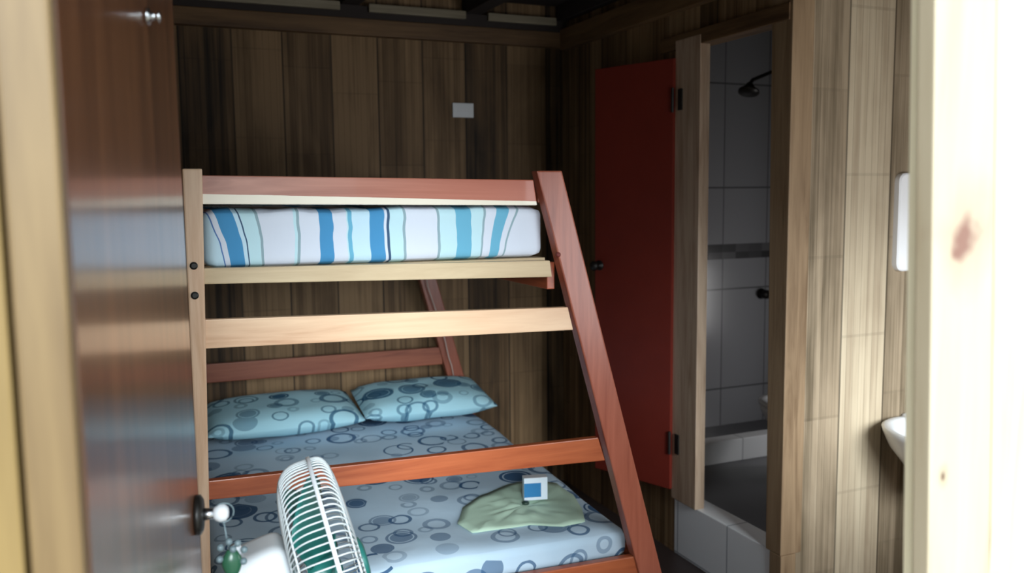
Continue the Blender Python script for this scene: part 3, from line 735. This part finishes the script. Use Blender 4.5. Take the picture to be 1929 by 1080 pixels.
def cage(sign, depth, flat):
    bm = B(); n = 100
    for i in range(n):
        t = 2 * math.pi * i / n; pr = []
        for k in range(13):
            a_ = k / 12 * math.pi / 2; w_ = math.sin(a_) ** .55; r_ = FR * (.20 + .80 * w_); s_ = sign * depth * max(0, math.cos(a_)) ** .55
            pr.append(FP(s_, r_, t))
        tube(bm, pr, .0017, 5)
    for w_, rr in ((.0, .0026), (.5, .0022), (.85, .0022), (1.0, .0038)):
        r_ = FR * (.20 + .80 * w_); s_ = sign * depth * (1 - w_ ** 3.64) ** .275
        tube(bm, [FP(s_, r_, 2 * math.pi * j / 64) for j in range(64)], rr, 6, True)
    return bm
g = obj('rear_grille', cage(-1, .086, 6.0), MAT['fan_wire'], fan, True)
g = obj('front_grille', cage(1, .046, 5.0), MAT['fan_wire'], fan, True)
bm = B(); AX = Matrix.Translation(FC) @ axis.to_track_quat('Z', 'Y').to_matrix().to_4x4()
lathe(bm, [(0, .060), (.03, .060), (.046, .054), (.047, .048), (0, .046)], AX, 28); obj('front_badge', bm, MAT['blade'], fan, True)
# rim ring joining the two grilles
bm = B(); RN = 96
for s_a, s_b in ((-.006, .006),):
    lp = []
    for (s_, r_) in ((-.004, FR + .001), (.004, FR + .001), (.004, FR + .005), (-.004, FR + .005)):
        lp.append([bm.verts.new(FP(s_, r_, 2 * math.pi * j / RN)) for j in range(RN)])
    for i in range(4):
        A_, B_ = lp[i], lp[(i + 1) % 4]
        for j in range(RN): bm.faces.new((A_[j], A_[(j + 1) % RN], B_[(j + 1) % RN], B_[j]))
obj('rim', bm, MAT['fan_white'], fan, True)
for b_ in range(5):
    bm = B(); t0 = math.radians(8 + 72 * b_); nr, na = 10, 12; grid = []
    for i in range(nr + 1):
        r_ = .03 + (FR * .88 - .03) * i / nr; w_ = math.radians(44 + 62 * math.sin(math.pi * min(1, i / nr * .62 + .1)))
        w_ = min(w_, math.radians(78)); row = []
        for j in range(na + 1):
            q_ = j / na - .5; t = t0 + q_ * w_ * (1 - .15 * (i / nr) ** 6)
            s_ = -.030 + (-q_) * .080 * (.6 + .4 * i / nr) + .010 * math.cos(q_ * 3)
            row.append((s_, r_ * (1 - .10 * (i / nr) * (2 * q_) ** 4), t))
        grid.append(row)
    top = [[bm.verts.new(FP(s_ + .0012, r_, t)) for (s_, r_, t) in row] for row in grid]
    bot = [[bm.verts.new(FP(s_ - .0012, r_, t)) for (s_, r_, t) in row] for row in grid]
    for i in range(nr):
        for j in range(na):
            bm.faces.new((top[i][j], top[i + 1][j], top[i + 1][j + 1], top[i][j + 1])); bm.faces.new((bot[i][j], bot[i][j + 1], bot[i + 1][j + 1], bot[i + 1][j]))
    for i in range(nr):
        bm.faces.new((top[i][0], bot[i][0], bot[i + 1][0], top[i + 1][0])); bm.faces.new((top[i][na], top[i + 1][na], bot[i + 1][na], bot[i][na]))
    for j in range(na):
        bm.faces.new((top[nr][j], bot[nr][j], bot[nr][j + 1], top[nr][j + 1])); bm.faces.new((top[0][j], top[0][j + 1], bot[0][j + 1], bot[0][j]))
    obj('blade', bm, MAT['blade'], fan, True)
bm = B(); lathe(bm, [(0, -.06), (.034, -.06), (.036, -.03), (.030, .0), (.015, .008), (0, .009)], AX, 24); obj('hub', bm, MAT['blade'], fan, True)
# motor housing behind the rear grille
bm = B(); BXM = Matrix.Translation(FC) @ Matrix((( axis.x, wv.x, upv.x, 0), (axis.y, wv.y, upv.y, 0), (axis.z, wv.z, upv.z, 0), (0, 0, 0, 1)))
def mh(p):
    k_ = (-.10 - p.x) / .14; k_ = max(0, min(1, k_)); sc_ = 1 - .16 * k_ * k_
    return Vector((p.x, p.y * sc_, p.z * sc_))
t = bmesh.new(); soft_box(t, (-.212, -.062, -.075), (-.088, .062, .105), .026, 10, mh); bmesh.ops.transform(t, matrix=BXM, verts=t.verts); merge(bm, t)
mo = obj('motor_housing', bm, MAT['fan_white'], fan, True)
bm = B(); t = bmesh.new(); lathe(t, [(0, .075), (.007, .075), (.007, .108), (.010, .110), (.010, .120), (0, .121)], Matrix.Translation((-.178, 0, 0)), 14)
bmesh.ops.transform(t, matrix=BXM, verts=t.verts); merge(bm, t)
kb_ = obj('oscillation_knob', bm, MAT['fan_white'], mo, True)
pb0 = FC - axis * .16 - upv * .06
bm = B(); tube(bm, [pb0, Vector((pb0.x, pb0.y, pb0.z - .10))], .022, 14); tube(bm, [Vector((pb0.x, pb0.y, pb0.z - .08)), Vector((pb0.x, pb0.y, .03))], .013, 14); obj('pole', bm, MAT['fan_white'], fan, True)
bm = B(); lathe(bm, [(0, 0), (.20, 0), (.205, .012), (.18, .028), (.05, .045), (.03, .07), (0, .07)], Matrix.Translation((pb0.x + .12, pb0.y, 0)), 36) if False else lathe(bm, [(0, 0), (.17, 0), (.175, .012), (.15, .028), (.05, .045), (.03, .07), (0, .07)], Matrix.Translation((pb0.x, pb0.y, 0)), 36)
obj('base', bm, MAT['fan_white'], fan, True)
